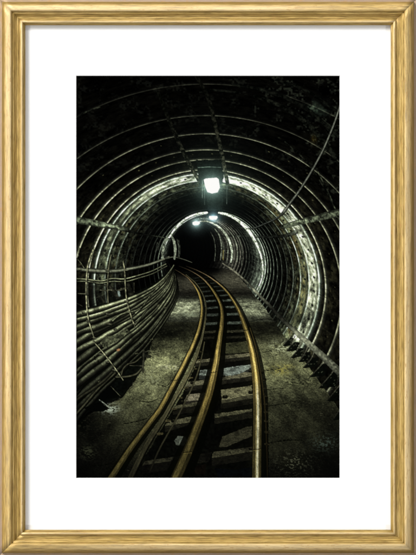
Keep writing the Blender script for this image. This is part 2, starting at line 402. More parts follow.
    c.stroke([(223, 263.5, 1.4), (234, 271, 1.8), (245, 280.5, 2.0), (256, 292, 2.6), (268, 304, 3.0), (282, 319, 3.8), (297, 333, 5), (312, 346.5, 6), (328, 361, 7), (346, 378, 8)], wb_sh, new_id('wall_bar'))

    # ---------------- track bed ----------------------------------------------
    bed = [(128, 479), (150, 449), (166, 421), (184, 391), (196, 365), (203, 340), (206.5, 318), (205, 299), (198, 286), (187, 276), (182, 272), (205, 271), (216, 279), (232, 297), (241, 314), (250, 336), (258, 358), (263, 385), (268, 420), (269, 479)]
    c.poly(bed, lambda X_, Y_, sl: (.3 + 1.3 * c.n2[sl] * c.n3[sl])[..., None] * C3(9, 10, 7), new_id('track_bed'))
    def slab(p, base, g, seed, kind='sleeper', edge=True):
        def f(X_, Y_, sl):
            n = fbm(X_ * .45, Y_ * .9, seed, 4)
            dk = sm(.56, .70, fbm(X_ * .16, Y_ * .22, seed + 50, 3)); return (1.0 * g * (.45 + .95 * n) * (1 - .5 * (c.n0[sl] > .8)) * (1 - .35 * dk) * (.82 + .3 * c.n1[sl]))[..., None] * base
        nid = new_id(kind) if kind else None
        if kind == 'sleeper' and p[0][1] > 340:
            h_ = .10 * (p[0][1] - 290) * .5
            lo_ = sorted(p, key=lambda q: q[0]); L0 = max(q[1] for q in p if q[0] < lo_[0][0] + 3); R0 = max(q[1] for q in p if q[0] > lo_[-1][0] - 3)
            c.poly([(lo_[0][0], L0 - .4), (lo_[-1][0], R0 - .4), (lo_[-1][0], R0 + h_), (lo_[0][0], L0 + h_)], lambda X_, Y_, sl: f(X_, Y_, sl) * .30, nid)
        c.poly(p, f, nid)
    wood = C3(190, 186, 146); blue = C3(176, 190, 184); br = C3(200, 194, 158)
    # between the middle and right rails
    slab([(222, 343.5), (250, 341), (251, 352), (222, 354)], C3(140, 142, 104), .42, 151)
    slab([(221, 355.5), (251, 353), (251.5, 356), (221, 359.5)], br, .52, 152)
    slab([(219, 369), (235, 366.5), (251, 364.5), (251.5, 367), (243, 372), (236, 375), (219, 376.5)], blue, .72, 153)
    slab([(219, 377), (236, 375), (244, 372), (252, 372.5), (252, 376), (221, 380.5)], br, .50, 154)
    slab([(221, 390), (252, 385.5), (253, 394.5), (222, 400.5)], wood, .60, 155)
    slab([(221, 400.8), (253, 395), (253, 398), (222, 403.5)], wood, .34, 155)
    slab([(214.5, 414), (252, 408.8), (252, 411.6), (215, 418)], wood, .44, 156)
    slab([(222, 437), (234, 432), (246, 427), (252, 426), (252, 436), (240, 441), (226, 447), (219, 447)], wood, .27, 157, 'rubble')
    slab([(213, 452), (252, 446.8), (252.5, 451.5), (212, 458)], wood, .33, 158)
    slab([(215, 468), (235, 470), (252, 467), (252, 477), (218, 478)], C3(90, 120, 150), .07, 159, 'rubble')
    # between the guard rail and the middle rail
    slab([(196, 360.6), (213.5, 357.8), (213, 361), (195, 363.6)], br, .58, 161)
    slab([(200, 370.5), (207, 369.5), (213, 368.5), (211, 376), (199, 375)], blue, .74, 162)
    slab([(188, 382), (210, 379), (209, 384), (185, 387)], br, .50, 163)
    slab([(188, 394.6), (206, 392.6), (204, 399.5), (184, 401.6)], C3(214, 204, 176), .60, 164)
    slab([(176, 405.6), (203, 401.2), (202, 405.2), (173, 409)], wood, .40, 165)
    slab([(168, 421), (197.5, 415.5), (194, 421.5), (165, 426)], wood, .46, 166)
    slab([(174, 441), (178, 436), (186, 436.5), (187, 441), (184, 446), (176, 445)], C3(200, 212, 196), .42, 167, 'rubble')
    slab([(145, 461), (189, 454.6), (188, 458), (142, 465.5)], wood, .24, 168)
    slab([(194, 455), (212, 452), (208, 462), (192, 464)], wood, .10, 169, 'rubble')
    slab([(196, 466), (206, 464), (205, 474), (195, 474)], C3(110, 84, 56), .12, 170, 'rubble')
    # far sleepers, both gaps, getting closer with distance
    fy = [(336.5, 2.2, .20), (330.5, 2.4, .30), (322, 2.6, .46), (313.5, 2.4, .42), (306.5, 2.0, .50), (300, 1.8, .50), (295, 1.5, .34), (290.5, 1.3, .30), (286.5, 1.1, .26), (283, 1.0, .22), (280, .9, .20), (277.5, .8, .2)]
    gxl = lambda y: np.interp(y, [272, 280, 287, 297, 310, 328, 344], [187, 193, 199, 205, 207.5, 205, 201])
    gxm = lambda y: np.interp(y, [272, 278, 287.7, 302, 320, 342, 364], [193, 202, 211, 219.4, 222, 219, 215.8])
    gxr = lambda y: np.interp(y, [272, 278, 287.7, 296.7, 309, 321, 337, 355], [200.5, 211, 224, 231, 238, 243, 248.3, 252.8])
    for i, (y, h, g) in enumerate(fy):
        tilt = .8
        bc = C3(165, 182, 170) if i > 1 else wood
        slab([(gxm(y) + 1, y), (gxr(y) - .5, y - tilt), (gxr(y) - .5, y + h - tilt), (gxm(y) + 1, y + h)], bc, g * .95, 171 + i)
        slab([(gxl(y), y + .6), (gxm(y) - 1, y - tilt * .3), (gxm(y) - 1, y + h - tilt * .3), (gxl(y) - .5, y + h + .6)], bc, g * .8, 191 + i)
    # bolts and chair plates
    for (x, y, w) in ((225, 397, 3.6), (251, 392.5, 3.6), (223.5, 376.5, 2.4), (250.5, 371.5, 2.6), (173.5, 421, 3.2), (182, 402, 3), (192, 383, 2.4), (262, 392, 4), (265, 398, 4), (264, 380, 3), (251, 449, 3.0), (262, 373, 2.6)):
        c.stroke([(x - w * .3, y, w), (x + w * .3, y - .2, w)], lambda t, s, X_, Y_, sl: (.4 + c.n1[sl])[..., None] * C3(8, 8, 6), None, .95)
        c.stroke([(x - .5, y - w * .32, .6), (x + .6, y - w * .34, .6)], lambda t, s, X_, Y_, sl: np.zeros(t.shape + (3,), np.float32) + C3(70, 70, 52), None, .6)

    # ---------------- rails ---------------------------------------------------
    def rail(pts, prof, kind, bright, tint, seed, wscale=1.0):
        """prof: list of (t, gain) across; bright: list of (y, gain)."""
        pt_, pg = zip(*prof); by, bg = zip(*bright)
        def sh(t, s, X_, Y_, sl):
            n = fbm(X_ * .35 + t * 1.5, Y_ * .12 , seed, 3); n2 = fbm(t * 2.5, s * 60, seed + 5, 3)
            g = np.interp(t, pt_, pg) * np.interp(Y_, by, bg) * (.45 + .65 * n + .5 * n2)
            tc = tint(Y_, t)
            return (g * .90 * (.86 + .26 * c.n1[sl]))[..., None] * tc
        c.stroke(pts, sh, new_id(kind), wscale=wscale)
    def ytint(Y_, t):
        far = sm(292, 278, Y_)[..., None]; near = sm(395, 450, Y_)[..., None]
        pale = sm(.25, .0, np.abs(t - .1))[..., None] * sm(318, 342, Y_)[..., None] * sm(400, 370, Y_)[..., None]
        a = C3(172, 150, 86) * (1 - far) + C3(158, 134, 100) * far
        a = a * (1 - near) + C3(138, 124, 74) * near
        return a * (1 - .5 * pale) + C3(230, 205, 140) * .5 * pale
    def gtint(Y_, t):
        return np.ones(Y_.shape + (1,), np.float32) * C3(176, 170, 128)
    # dark under-shadows of the rails
    def blk(t, s, X_, Y_, sl): return np.zeros(t.shape + (3,), np.float32) + C3(3, 4, 2)
    R1 = [(109.5, 480, 6.3), (130, 449, 5.4), (151, 421, 4.7), (160, 409, 4.4), (171.5, 388, 4.0), (183, 366, 3.7), (193.5, 344, 3.3), (199.2, 328, 2.9), (202, 310, 2.4), (198.7, 293, 2.0), (190.6, 280.5, 1.5), (182, 273.6, 1.0), (173, 268.5, .6)]
    GL = [(130, 480, 6.6), (140, 459, 6.2), (149, 442, 5.8), (163.5, 419, 5.2), (173, 402, 4.8), (183, 385, 4.3), (194, 363, 3.6), (200.5, 344, 3.0), (204.2, 328, 2.4), (206.2, 308, 1.7), (203.5, 296, 1.4), (196.5, 284, 1.1), (186, 274.5, .8)]
    GB = [(150, 471, 1.7), (158, 452, 1.8), (166, 437, 1.7), (174, 423, 1.6), (181, 410, 1.6), (190, 392, 1.5), (197, 375, 1.4), (201.5, 358, 1.3), (204.5, 342, 1.1)]
    R2 = [(175, 480, 11), (187, 453, 10), (197.7, 426, 8.8), (206.7, 401, 8.0), (211.5, 384, 7.4), (215.8, 364, 6.4), (219, 342.5, 5.2), (221.4, 326, 4.3), (222, 312, 3.4), (219, 301, 2.7), (211, 287.7, 2.1), (202, 278, 1.5), (191, 271, 1.0), (179, 266, .6)]
    R3 = [(256.6, 480, 9.2), (257.2, 440, 8.6), (257.5, 415, 8.4), (257.2, 398, 8.2), (256, 378, 7.4), (252.8, 355, 6.2), (248.3, 337, 5.0), (243, 321, 4.0), (237.5, 308, 3.2), (230.5, 296.5, 2.4), (222.5, 287, 2.0), (211, 278, 1.5), (199, 271.2, 1.0), (186, 266, .6)]
    GR = [(267.6, 480, 1.9), (266.6, 444, 1.8), (265, 408, 1.7), (262.5, 385, 1.6), (259.5, 366, 1.4), (255.5, 346, 1.2), (250, 328, 1.0)]
    sh_ = lambda P, dx, w: [(x + dx * q[0] / 8, y, q[0] * w) for (x, y, *q) in P]
    c.stroke(sh_(R1, 6.5, 1.2), blk, None, .95); c.stroke(sh_(R1, -4.5, .6), blk, None, .6)
    c.stroke(sh_(R2, 7, 1.0), blk, None, .95); c.stroke(sh_(R2, -6.0, .7), blk, None, .9)
    c.stroke([(x + w_ * .75, y, w_ * 1.1) for (x, y, w_) in R3], blk, None, .85)
    # NB across-coordinate t: negative side lies on the right for a stroke drawn upwards -> flip by sign convention
    rail(GL, [(-1, .25), (-.8, .75), (-.55, .55), (0, .62), (.35, .80), (.5, .25), (.75, .12), (1, .03)], 'guard_rail', [(268, .7), (290, .75), (310, .5), (340, .80), (375, .85), (400, .70), (430, .50), (460, .38), (480, .26)], gtint, 201)
    rail(GB, [(-1, .5), (0, .9), (1, .4)], 'guard_rail', [(340, .5), (380, .5), (420, .42), (455, .25), (475, .12)], gtint, 203)
    rail(GR, [(-1, .3), (0, .9), (1, .3)], 'guard_rail', [(320, .5), (350, .45), (390, .36), (430, .24), (480, .16)], lambda Y_, t: np.ones(Y_.shape + (1,), np.float32) * C3(150, 130, 76), 205)
    rail(R1, [(-1, .20), (-.86, .30), (-.78, .92), (-.2, .98), (.30, .84), (.44, .50), (.55, .42), (.66, .55), (.85, .50), (1, .15)], 'rail', [(268, .22), (274, .5), (280, .85), (300, 1.1), (320, .8), (335, 1.0), (350, 1.15), (380, 1.0), (410, .85), (440, .72), (480, .52)], ytint, 207)
    rail(R2, [(-1, .12), (-.88, .38), (-.70, .46), (-.62, .98), (.18, .92), (.34, .48), (.46, .40), (.58, .52), (.84, .52), (1, .1)], 'rail', [(266, .15), (272, .5), (278, .85), (290, .85), (305, .7), (318, .75), (335, .82), (352, 1.10), (370, 1.05), (390, .85), (420, .62), (450, .60), (480, .56)], ytint, 209)
    def rtint(Y_, t):
        w = (bell(t, .12, .30) * sm(372, 400, Y_))[..., None]
        return ytint(Y_, t) * (1 - w) + C3(226, 222, 196) * w
    rail(R3, [(-1, .12), (-.92, .50), (-.70, .52), (-.60, .40), (-.48, .42), (-.34, .92), (.10, 1.12), (.42, .90), (.54, .46), (.66, .42), (.76, .52), (.92, .45), (1, .12)], 'rail', [(266, .15), (273, .6), (280, .92), (295, .85), (312, .75), (330, .80), (348, 1.15), (365, 1.15), (385, 1.0), (410, .85), (440, .80), (480, .72)], rtint, 211)

    for (x, y, w_) in ((187.5, 452, 10), (257.3, 449, 8.6), (214, 372, 6.6), (246, 330, 4.4), (176, 380, 4.0)):
        c.stroke([(x - w_ * .45, y + .6, .7), (x + w_ * .45, y - .2, .7)], blk, None, .75)
        c.stroke([(x - w_ * .4, y + 1.5, .5), (x + w_ * .4, y + .7, .5)], lambda t, s_, X_, Y_, sl: np.zeros(t.shape + (3,), np.float32) + C3(120, 104, 60), None, .5)
    for y in (362, 371, 380, 388, 396, 404, 412, 421, 432, 444):
        x = float(np.interp(y, [346, 366, 385, 408, 444], [257, 261, 264.5, 266.5, 268])); k_ = (y - 300) / 90
        c.stroke([(x - 1.6 * k_, y, 1.5 * k_), (x + .8 * k_, y + .3, 1.2 * k_)], lambda t, s_, X_, Y_, sl: (.2 + .8 * c.n1[sl])[..., None] * C3(46, 42, 28), None, .9)
    for y in (352, 360, 369, 378, 388, 398, 409, 421, 434):
        x = float(np.interp(y, [344, 363, 385, 402, 419, 442], [203.5, 197.5, 187, 177.5, 168, 154])); k_ = (y - 290) / 90
        c.stroke([(x - .6 * k_, y, 1.6 * k_), (x + 2.2 * k_, y - .3, 1.3 * k_)], lambda t, s_, X_, Y_, sl: (.2 + .9 * c.n1[sl])[..., None] * C3(84, 78, 54), None, .9)
        c.stroke([(x, y + 1.2 * k_, .9 * k_), (x + 2 * k_, y + 1.0 * k_, .8 * k_)], blk, None, .8)
    # ---------------- left cables ----------------------------------------------
    # dark recess behind the bundle
    c.poly([(74, 310), (95, 306), (112, 301), (130, 295), (151, 285), (163, 276), (170, 268), (176, 272), (178, 284), (177, 298), (170, 311), (158, 328), (150, 345), (138, 375), (122, 397), (104, 404), (90, 411), (74, 422)],
           lambda X_, Y_, sl: (.3 + 1.2 * c.n2[sl] * c.n3[sl])[..., None] * C3(10, 13, 10), new_id('cable_recess'))
    # back brackets & plates in the niche
    def dull(g, cc=C3(150, 150, 125)): return lambda t, s, X_, Y_, sl: (g * (.4 + 1.1 * c.n2[sl]) * (1 - .5 * np.abs(t)))[..., None] * cc
    for pts, g in (([(100, 290, 1.2), (112, 291, 1.4), (126, 289, 1.3)], .5), ([(101, 297, 2.4), (104, 302, 2.6)], .22), ([(110, 287, 3), (114, 292, 5), (118, 297, 4)], .28),
                   ([(128, 285, 4.0), (131, 294, 5)], .22), ([(78, 293.5, 1), (88, 294, 1.2)], .5), ([(76, 303, 1), (82, 306, 1)], .3), ([(121, 288.6, 1.4), (127, 288.2, 1.4)], .5), ([(134, 283, 1), (134, 292, 1)], .35), ([(101, 283, 1), (108, 288, 1.6)], .3)):
        c.stroke(pts, dull(g), None, .9)
    c.stroke([(118.6, 292, 2.6), (119.2, 295.5, 2.6)], lambda t, s, X_, Y_, sl: (.7 + .3 * c.n1[sl])[..., None] * C3(185, 205, 205) * (1 - .5 * np.abs(t))[..., None], new_id('wall_fitting'))
    ctint = C3(170, 174, 140)
    def cgain(s, X_, Y_):
        return np.interp(X_, [76, 90, 110, 135, 150, 160, 168, 178], [.70, .88, 1.0, .84, .66, .74, .80, .45]) * np.interp(Y_, [255, 300, 330, 360, 390, 420], [1.0, 1.0, .95, .72, .56, .40])
    def tubes(pts, g, seed, tint=ctint):
        def sh(t, s, X_, Y_, sl):
            hl_ = np.exp(-((t + .30) / .40) ** 2); b_ = .12 + .55 * np.exp(-((t + .18) / .55) ** 2) + .30 * hl_
            n = (.48 + .80 * fbm(X_ * .34, Y_ * .34, seed, 4)) * (.85 + .28 * c.n1[sl]) * (1 - .40 * sm(.66, .78, vnoise(s * 13, s * 0 + seed * .7, 4)))
            v_ = 1.22 * g * b_ * n * cgain(s, X_, Y_) * (.80 + .38 * ((seed * 7) % 5) / 4)
            v_ = v_ * (1 - sm(.75, .98, np.abs(t)) * .85)
            return v_[..., None] * (tint + (C3(196, 210, 178) - tint) * (hl_ * .32)[..., None])
        c.stroke([(x + w_ * .05, y + w_ * .14, w_ * 1.12) for (x, y, w_) in pts], blk, None, .9)
        c.stroke(pts, sh, new_id('cable'))
    def curve_at(P):
        Q = spline(P, 1.0); L = np.concatenate([[0], np.cumsum(np.hypot(np.diff(Q[:, 0]), np.diff(Q[:, 1])))]); L /= L[-1]
        return lambda q: (np.interp(q, L, Q[:, 0]), np.interp(q, L, Q[:, 1]))
    cT = curve_at([(72, 313, 1), (95, 309, 1), (112, 304, 1), (130, 298, 1), (151, 288, 1), (163, 279, 1), (170, 271, 1), (174, 265, 1)])
    cB = curve_at([(72, 428, 1), (90, 406, 1), (104, 392, 1), (118, 378, 1), (132, 363, 1), (143, 352, 1), (152, 341, 1), (162, 327, 1), (171, 313, 1), (177, 301, 1), (178.5, 290, 1), (177, 280, 1), (173.5, 270, 1)])
    # fraction down the bundle, width factor, brightness, wander
    TW = [(.96, .9, .50, .8), (.885, 1.3, .62, .9), (.80, 1.45, .74, .8), (.725, .8, .80, 1.6), (.66, 1.45, .85, .8), (.575, 1.3, .9, .9), (.505, .75, .85, 1.6), (.44, 1.5, .88, .6),
          (.365, 1.2, .92, .8), (.305, .75, 1.0, 1.5), (.25, 1.25, 1.0, .6), (.19, 1.2, 1.0, .6), (.125, 1.2, 1.05, .6), (.065, 1.2, 1.05, .5), (.012, 1.1, 1.1, .5)]
    for i, (f, wf, g, wob) in enumerate(TW):
        sd = 221 + i * 2; pts = []
        for q in np.linspace(0, 1, 26):
            (tx, ty), (bx_, by_) = cT(q), cB(q)
            w = np.interp(q, [0, .25, .5, .75, 1], [5.2, 4.5, 3.3, 2.0, .9]) * wf
            ff = f + wob * .060 * (float(vnoise(q * 4.2, sd * 1.7, 3)) - .5) + wob * .022 * (float(vnoise(q * 15, sd * 2.3, 5)) - .5)
            pts.append((tx + (bx_ - tx) * ff, ty + (by_ - ty) * ff, max(.6, w * (1.0 + .12 * float(vnoise(q * 4, sd * 3.1, 9))))))
        tubes(pts, g, sd)
    rs = np.random.RandomState(8)
    for i in range(4):
        q0 = rs.uniform(0, .55); q1 = q0 + rs.uniform(.22, .5); f0 = rs.uniform(.1, .9); f1 = np.clip(f0 + rs.uniform(-.22, .22), .03, .97); pts = []
        for q in np.linspace(q0, min(q1, 1), 12):
            (tx, ty), (bx_, by_) = cT(q), cB(q); m_ = (q - q0) / (q1 - q0); ff = f0 + (f1 - f0) * m_ + .03 * math.sin(m_ * 6 + i)
            pts.append((tx + (bx_ - tx) * ff, ty + (by_ - ty) * ff, max(.6, np.interp(q, [0, .5, 1], [3.0, 2.0, .8]) * (.55 + .5 * rs.rand()))))
        tubes(pts, rs.uniform(.6, 1.1), 501 + i)
    for i in range(16):                                        # clips, rags and rubbish caught between the cables
        q = rs.uniform(0.02, .9); ff = rs.uniform(.04, .98); (tx, ty), (bx_, by_) = cT(q), cB(q); x = tx + (bx_ - tx) * ff; y = ty + (by_ - ty) * ff; k_ = 1.2 - q * .8
        if rs.rand() < .6: c.stroke([(x, y - 1.6 * k_, 1.1 * k_), (x + rs.uniform(-.5, 1.5) * k_, y + rs.uniform(1, 2.4) * k_, .9 * k_)], blk, None, .85)
        else: c.stroke([(x - 1.4 * k_, y + .3, 1.2 * k_), (x + 2.0 * k_, y - rs.uniform(0, 1.2), 1.0 * k_)], lambda t, s_, X_, Y_, sl: (.25 + .5 * c.n1[sl])[..., None] * C3(150, 150, 118), None, .8)
    c.poly([(100, 343), (106, 337), (118, 334), (128, 329), (130, 332), (122, 338), (112, 344), (104, 348)], lambda X_, Y_, sl: (np.clip(.1 + 1.5 * (fbm(X_ * .5, Y_ * .5, 331, 4) - .2), 0, 1) * .75)[..., None] * C3(150, 156, 124), None, .9)
    # the upper pair along the niche
    tubes([(72, 278.5, 1.7), (87, 279.5, 1.8), (101, 281, 1.8), (112, 278.6, 1.7), (124, 279, 1.6), (138, 275.5, 1.4), (152, 271, 1.2), (166, 264, 1.0)], 1.0, 271)
    tubes([(72, 281.5, 1.6), (87, 281.5, 1.6), (100, 283.3, 1.7), (112, 281.5, 1.6), (126, 281.5, 1.5), (139, 278, 1.3), (153, 273.5, 1.1), (167, 266, .9)], 1.0, 275)
    def pts_cable(pts, g, seed, tint=C3(196, 202, 176), kind='cable'):
        def sh(t, s, X_, Y_, sl):
            b_ = .12 + .8 * np.exp(-((t + .0) / .6) ** 2)
            return (g * b_ * (.55 + .8 * fbm(X_ * .5, Y_ * .5, seed, 3)))[..., None] * tint
        c.stroke([(x, y + .6, w_ * 1.35) for (x, y, w_) in pts], blk, None, .7)
        c.stroke(pts, sh, new_id(kind))
    pts_cable([(74, 268.6, 4.0), (88, 270, 4.0), (104, 271, 4.2), (118, 270.6, 3.8), (130, 268.6, 3.4), (147, 265, 3.0), (160, 260.5, 2.6), (169, 257, 2.2)], .74, 281)
    pts_cable([(166, 258.5, 1.6), (174, 257, 1.4), (184, 259.5, 1.0), (192, 262.5, .7)], .45, 283)
    # looping loose cables near the floor
    pts_cable([(121, 376, 1.6), (123, 369, 1.8), (128, 364, 1.9), (135, 362, 1.7), (141, 357, 1.4)], .45, 285, C3(176, 176, 140))
    pts_cable([(116, 377, 2.2), (127, 376.5, 2.4), (136, 374, 2.4), (141, 369, 2.0)], .50, 287, C3(176, 176, 140))
    pts_cable([(74, 416, 2.6), (84, 405, 2.6), (95, 392, 2.6), (106, 381, 2.6), (115, 373, 2.2)], .42, 289, C3(176, 176, 140))
    pts_cable([(74, 402, 3.2), (82, 395.5, 3.2), (92, 389, 3.2), (104, 380, 3.0), (112, 372, 2.6)], .30, 290, C3(176, 176, 140))
    # posts and hooks
    for pts, g in (([(143.5, 350, 2.0), (143, 372, 2.0)], .34), ([(146, 356, 3.4), (150, 356.5, 3.0)], .22), ([(130, 365.5, 1.0), (143, 366, 1.0)], .4), ([(145, 352, 1.0), (151, 350, .8)], .5)):
        c.stroke(pts, dull(g), None, .9)
    # black wedges of the flange feet on the left
    c.poly([(111, 386.5), (120, 396.5), (104, 401), (98, 398), (102, 392)], lambda X_, Y_, sl: np.zeros(X_.shape + (3,), np.float32) + C3(3, 4, 3), new_id('flange_foot'))
    c.poly([(99, 402), (109, 408.5), (103, 412), (90, 411), (84, 408), (92, 404)], lambda X_, Y_, sl: np.zeros(X_.shape + (3,), np.float32) + C3(3, 4, 3), new_id('flange_foot'))
    c.stroke([(99.5, 400, 1.2), (105, 404, 1.2), (110, 408.5, .9)], dull(.7, C3(180, 190, 180)), None, .9)
    c.stroke([(111, 386.5, .8), (120, 396, .8)], dull(.6), None, .8)
    # flange arcs passing in front of the cables and the hanger rods
    hang = [([(93, 250, 1.5), (88.5, 262, 1.3), (86.5, 275, 1.2), (86, 295, 1.2), (88, 318, 1.2), (94, 338, 1.1)], .66), ([(111, 255, 1.0), (108.6, 268, 1.0), (107.5, 285, 1.0), (108, 303, .9)], .38),
            ([(123, 262, 1.3), (124.5, 270, 1.4), (125, 282, 1.2), (126.5, 299, 1.2), (131, 316, 1.1), (134.5, 326, 1.0)], .60), ([(93, 341, 1.1), (105, 355, 1.1), (115.5, 369, 1.1), (123, 380, 1.1)], .62),
            ([(76, 258, .9), (80, 262, 1.0), (84, 268, .9)], .4), ([(79, 248, .9), (78, 256, 1.0)], .4)]
    for pts, g in hang:
        c.stroke([(x + .7, y + .3, w_ * 1.6) for (x, y, w_) in pts], blk, None, .55)
        c.stroke(pts, dull(g * 1.25, C3(205, 205, 168)), new_id('cable_hanger'))
    for (x, y) in ((86.4, 294), (88, 321), (94.5, 338), (108, 314), (109, 324), (115, 329), (126, 301), (134, 324), (100, 354), (107, 362), (114, 370), (110, 290), (83, 312), (107, 270), (126, 270), (80, 269)):
        c.stroke([(x - 1.3, y - .2, 1.5), (x + 1.5, y + .1, 1.4)], dull(.55, C3(190, 190, 160)), None, .85)
        c.stroke([(x - 1.2, y + 1.1, .9), (x + 1.4, y + 1.3, .9)], blk, None, .8)
    c.stroke([(117.8, 350.2, 2.6), (119.2, 349.6, 2.4)], lambda t, s, X_, Y_, sl: (1.0 - .4 * np.abs(t))[..., None] * C3(190, 140, 100), None, .9)
    # ---------------- right hanging cable -------------------------------------
    pts_cable([(341, 103, 2.2), (334, 124, 2.2), (323, 150, 2.3), (311, 172, 2.3), (299, 191, 2.4), (290, 203, 2.5), (282.5, 213.5, 2.6)], .66, 291, C3(190, 196, 184))
    pts_cable([(283, 213, 1.4), (276, 218.5, 1.3), (264, 224, 1.3), (255, 227.6, 1.3), (247, 228.8, 1.2)], .42, 293, C3(180, 190, 184))
    # ---------------- lamps ----------------------------------------------------
    def glow(cx_, cy_, r0, g, tint):
        sl = c.box(cx_ - r0 * 4, cy_ - r0 * 4, cx_ + r0 * 4, cy_ + r0 * 4)
        d = np.hypot(c.X[sl] - cx_, (c.Y[sl] - cy_)) / r0
        c.col[sl] += (g * np.exp(-d * 1.25) * sm(4, 2.5, d))[..., None] * tint
    # housings
    hb = lambda X_, Y_, sl: (.3 + .9 * c.n2[sl])[..., None] * C3(8, 10, 9)
    L1 = new_id('tunnel_lamp')
    c.poly([(196, 160), (221, 159.5), (224, 177), (222, 184), (200, 184), (198, 176)], hb, None)
    c.poly([(207, 196), (223, 196), (222, 213), (208, 213)], hb, None)
    c.stroke([(198, 167.6, .8), (209, 167, .9), (221, 167.4, .8)], dull(.7, C3(120, 140, 130)), None, .9)
    c.stroke([(202.4, 180, .7), (202.3, 198, .6)], dull(.5, C3(150, 165, 160)), None, .8); c.stroke([(204.4, 186, .6), (204.6, 205, .5)], dull(.38, C3(150, 165, 160)), None, .8)
    c.stroke([(227.0, 186, .9), (226.8, 204, .6)], dull(.42, C3(150, 165, 160)), None, .8)
    glow(212, 186, 7.0, 1.3, C3(170, 215, 220)); glow(212, 187, 26, .30, C3(150, 195, 185))
    c.poly([(203.6, 179.6), (206, 178.4), (216.8, 177.6), (218.8, 179.2), (220.0, 187.6), (217.6, 192.4), (212, 193.6), (207.4, 192.2), (205.2, 187)], lambda X_, Y_, sl: np.ones(X_.shape + (3,), np.float32) * C3(252, 255, 255), L1, rough=.0)
    L2 = new_id('tunnel_lamp'); L3 = new_id('tunnel_lamp')
    c.poly([(207, 210.5), (219, 210.5), (219.5, 216), (207, 216)], hb, None)
    glow(213.3, 217.6, 4.6, 1.0, C3(150, 205, 235)); glow(196.2, 223.2, 4.8, .95, C3(170, 215, 225))
    c.poly([(209.2, 216), (217.2, 215.8), (217.8, 217.6), (216.4, 219.6), (210.8, 219.8), (208.8, 218)], lambda X_, Y_, sl: np.ones(X_.shape + (3,), np.float32) * C3(225, 248, 255), L2, rough=.0)
    c.poly([(192.4, 222.2), (195, 221.2), (199.4, 221.4), (200.2, 223), (198.4, 225), (194, 225.4), (192.4, 224.2)], lambda X_, Y_, sl: np.ones(X_.shape + (3,), np.float32) * C3(240, 252, 255), L3, rough=.0)
    for pts, g in (([(170.6, 235.5, 1.6), (173.6, 240, 2.6), (175.2, 249, 2.9), (174.4, 259, 1.8)], .62), ([(177, 239, .7), (178.8, 248, .8), (178, 258, .7)], .4), ([(168.6, 236, 1.6), (164.6, 243, 2.6), (162.6, 253, 2.6), (163, 258, 1.6)], .62), ([(178.6, 240, .6), (180, 249, .6), (179, 258, .6)], .3),
                   ([(160.5, 240, .6), (158, 250, .6)], .35), ([(157.5, 242, .5), (155, 252, .5)], .28), ([(169, 237.4, 1.6), (177, 226.4, 1.7), (187, 218, 1.9), (198, 213.8, 2.1), (207, 212.6, 2.0)], 1.45),
                   ([(219, 212.8, 2.0), (228, 215, 2.3), (238, 220.5, 2.8), (248, 230, 3.2), (256, 243, 2.4), (261, 256, 1.8), (263, 270, 1.4), (261, 281, 1.1), (257, 290, .8)], 1.35), ([(200, 221.4, 1.2), (208, 221.6, 1.3), (216, 225, 1.8), (223, 231, 2.4), (229, 240, 2.4), (232, 252, 2.2), (231, 262, 1.6)], 1.0), ([(226, 228, .8), (233, 236, .9), (237.5, 248, .9), (237, 262, .8)], .6), ([(221, 240, 2), (224, 249, 2.4), (223, 258, 2)], .35), ([(215, 229, .9), (219.5, 236, 1.1), (221.5, 247, 1.2), (220.5, 260, 1.0)], .6), ([(210.5, 232, .6), (214, 239, .8), (215.5, 250, .8), (214.5, 261, .7)], .34), ([(226.5, 238, .7), (228, 249, .8), (227, 263, .7)], .55), ([(231, 228, .7), (238, 237, .8), (242, 250, .8), (241.5, 266, .7)], .4)):
        c.stroke(pts, lambda t, s, X_, Y_, sl, g=g: (g * np.clip(-.10 + 2.0 * fbm(X_ * .55, Y_ * .55, 301, 4), .1, 1.5) * (1 - .25 * t * t))[..., None] * C3(204, 216, 196), None, .95)
    # yellow marker post in the far bore
    c.stroke([(223.3, 250.5, 1.2), (223.2, 259.5, 1.2)], lambda t, s, X_, Y_, sl: np.ones(X_.shape + (3,), np.float32) * C3(150, 136, 70), None, .5)
    # soften the lamp rims
    glow(212, 186, 3.0, .5, C3(220, 240, 240)); glow(213.3, 217.8, 2.4, .9, C3(170, 215, 240)); glow(196.2, 223.2, 2.6, .9, C3(200, 225, 235))
    # lens bloom of the printed photograph
    f = 8; hh, ww = c.H // f * f, c.W // f * f
    sml = np.clip(c.col, 0, 1)[:hh, :ww].reshape(hh // f, f, ww // f, f, 3).mean((1, 3))
    for _ in range(3):
        for ax in (0, 1):
            kz = np.array([1, 3, 5, 6, 5, 3, 1], float); kz /= kz.sum(); acc = 0
            for o_, w_ in zip(range(-3, 4), kz): acc = acc + np.roll(sml, o_, ax) * w_
            sml = acc
    yi = np.clip((np.arange(c.H) + .5) / f - .5, 0, hh // f - 1.001); xi = np.clip((np.arange(c.W) + .5) / f - .5, 0, ww // f - 1.001)
    y0_ = yi.astype(int); x0_ = xi.astype(int); fy_ = (yi - y0_)[:, None, None]; fx_ = (xi - x0_)[None, :, None]
    bl = (sml[y0_][:, x0_] * (1 - fx_) + sml[y0_][:, x0_ + 1] * fx_) * (1 - fy_) + (sml[y0_ + 1][:, x0_] * (1 - fx_) + sml[y0_ + 1][:, x0_ + 1] * fx_) * fy_
    c.col += (np.maximum(bl - .06, 0) * .16).astype(np.float32)
    # photographic finish: soft glow of the grain, black point
    g = c.col
    lum = g.mean(2)
    g *= (1 + (c.n0 - .5) * .15 * sm(.95, .7, lum))[..., None]
    g += ((c.n0 - .5) * .012 * sm(0, .06, lum))[..., None]
    mid = (sm(.0, .12, lum) * sm(.95, .6, lum))[..., None]
    g *= 1 + mid * (C3(254, 257, 243) - 1)
    np.clip(g, 0, 1, out=g)
    return c, ids

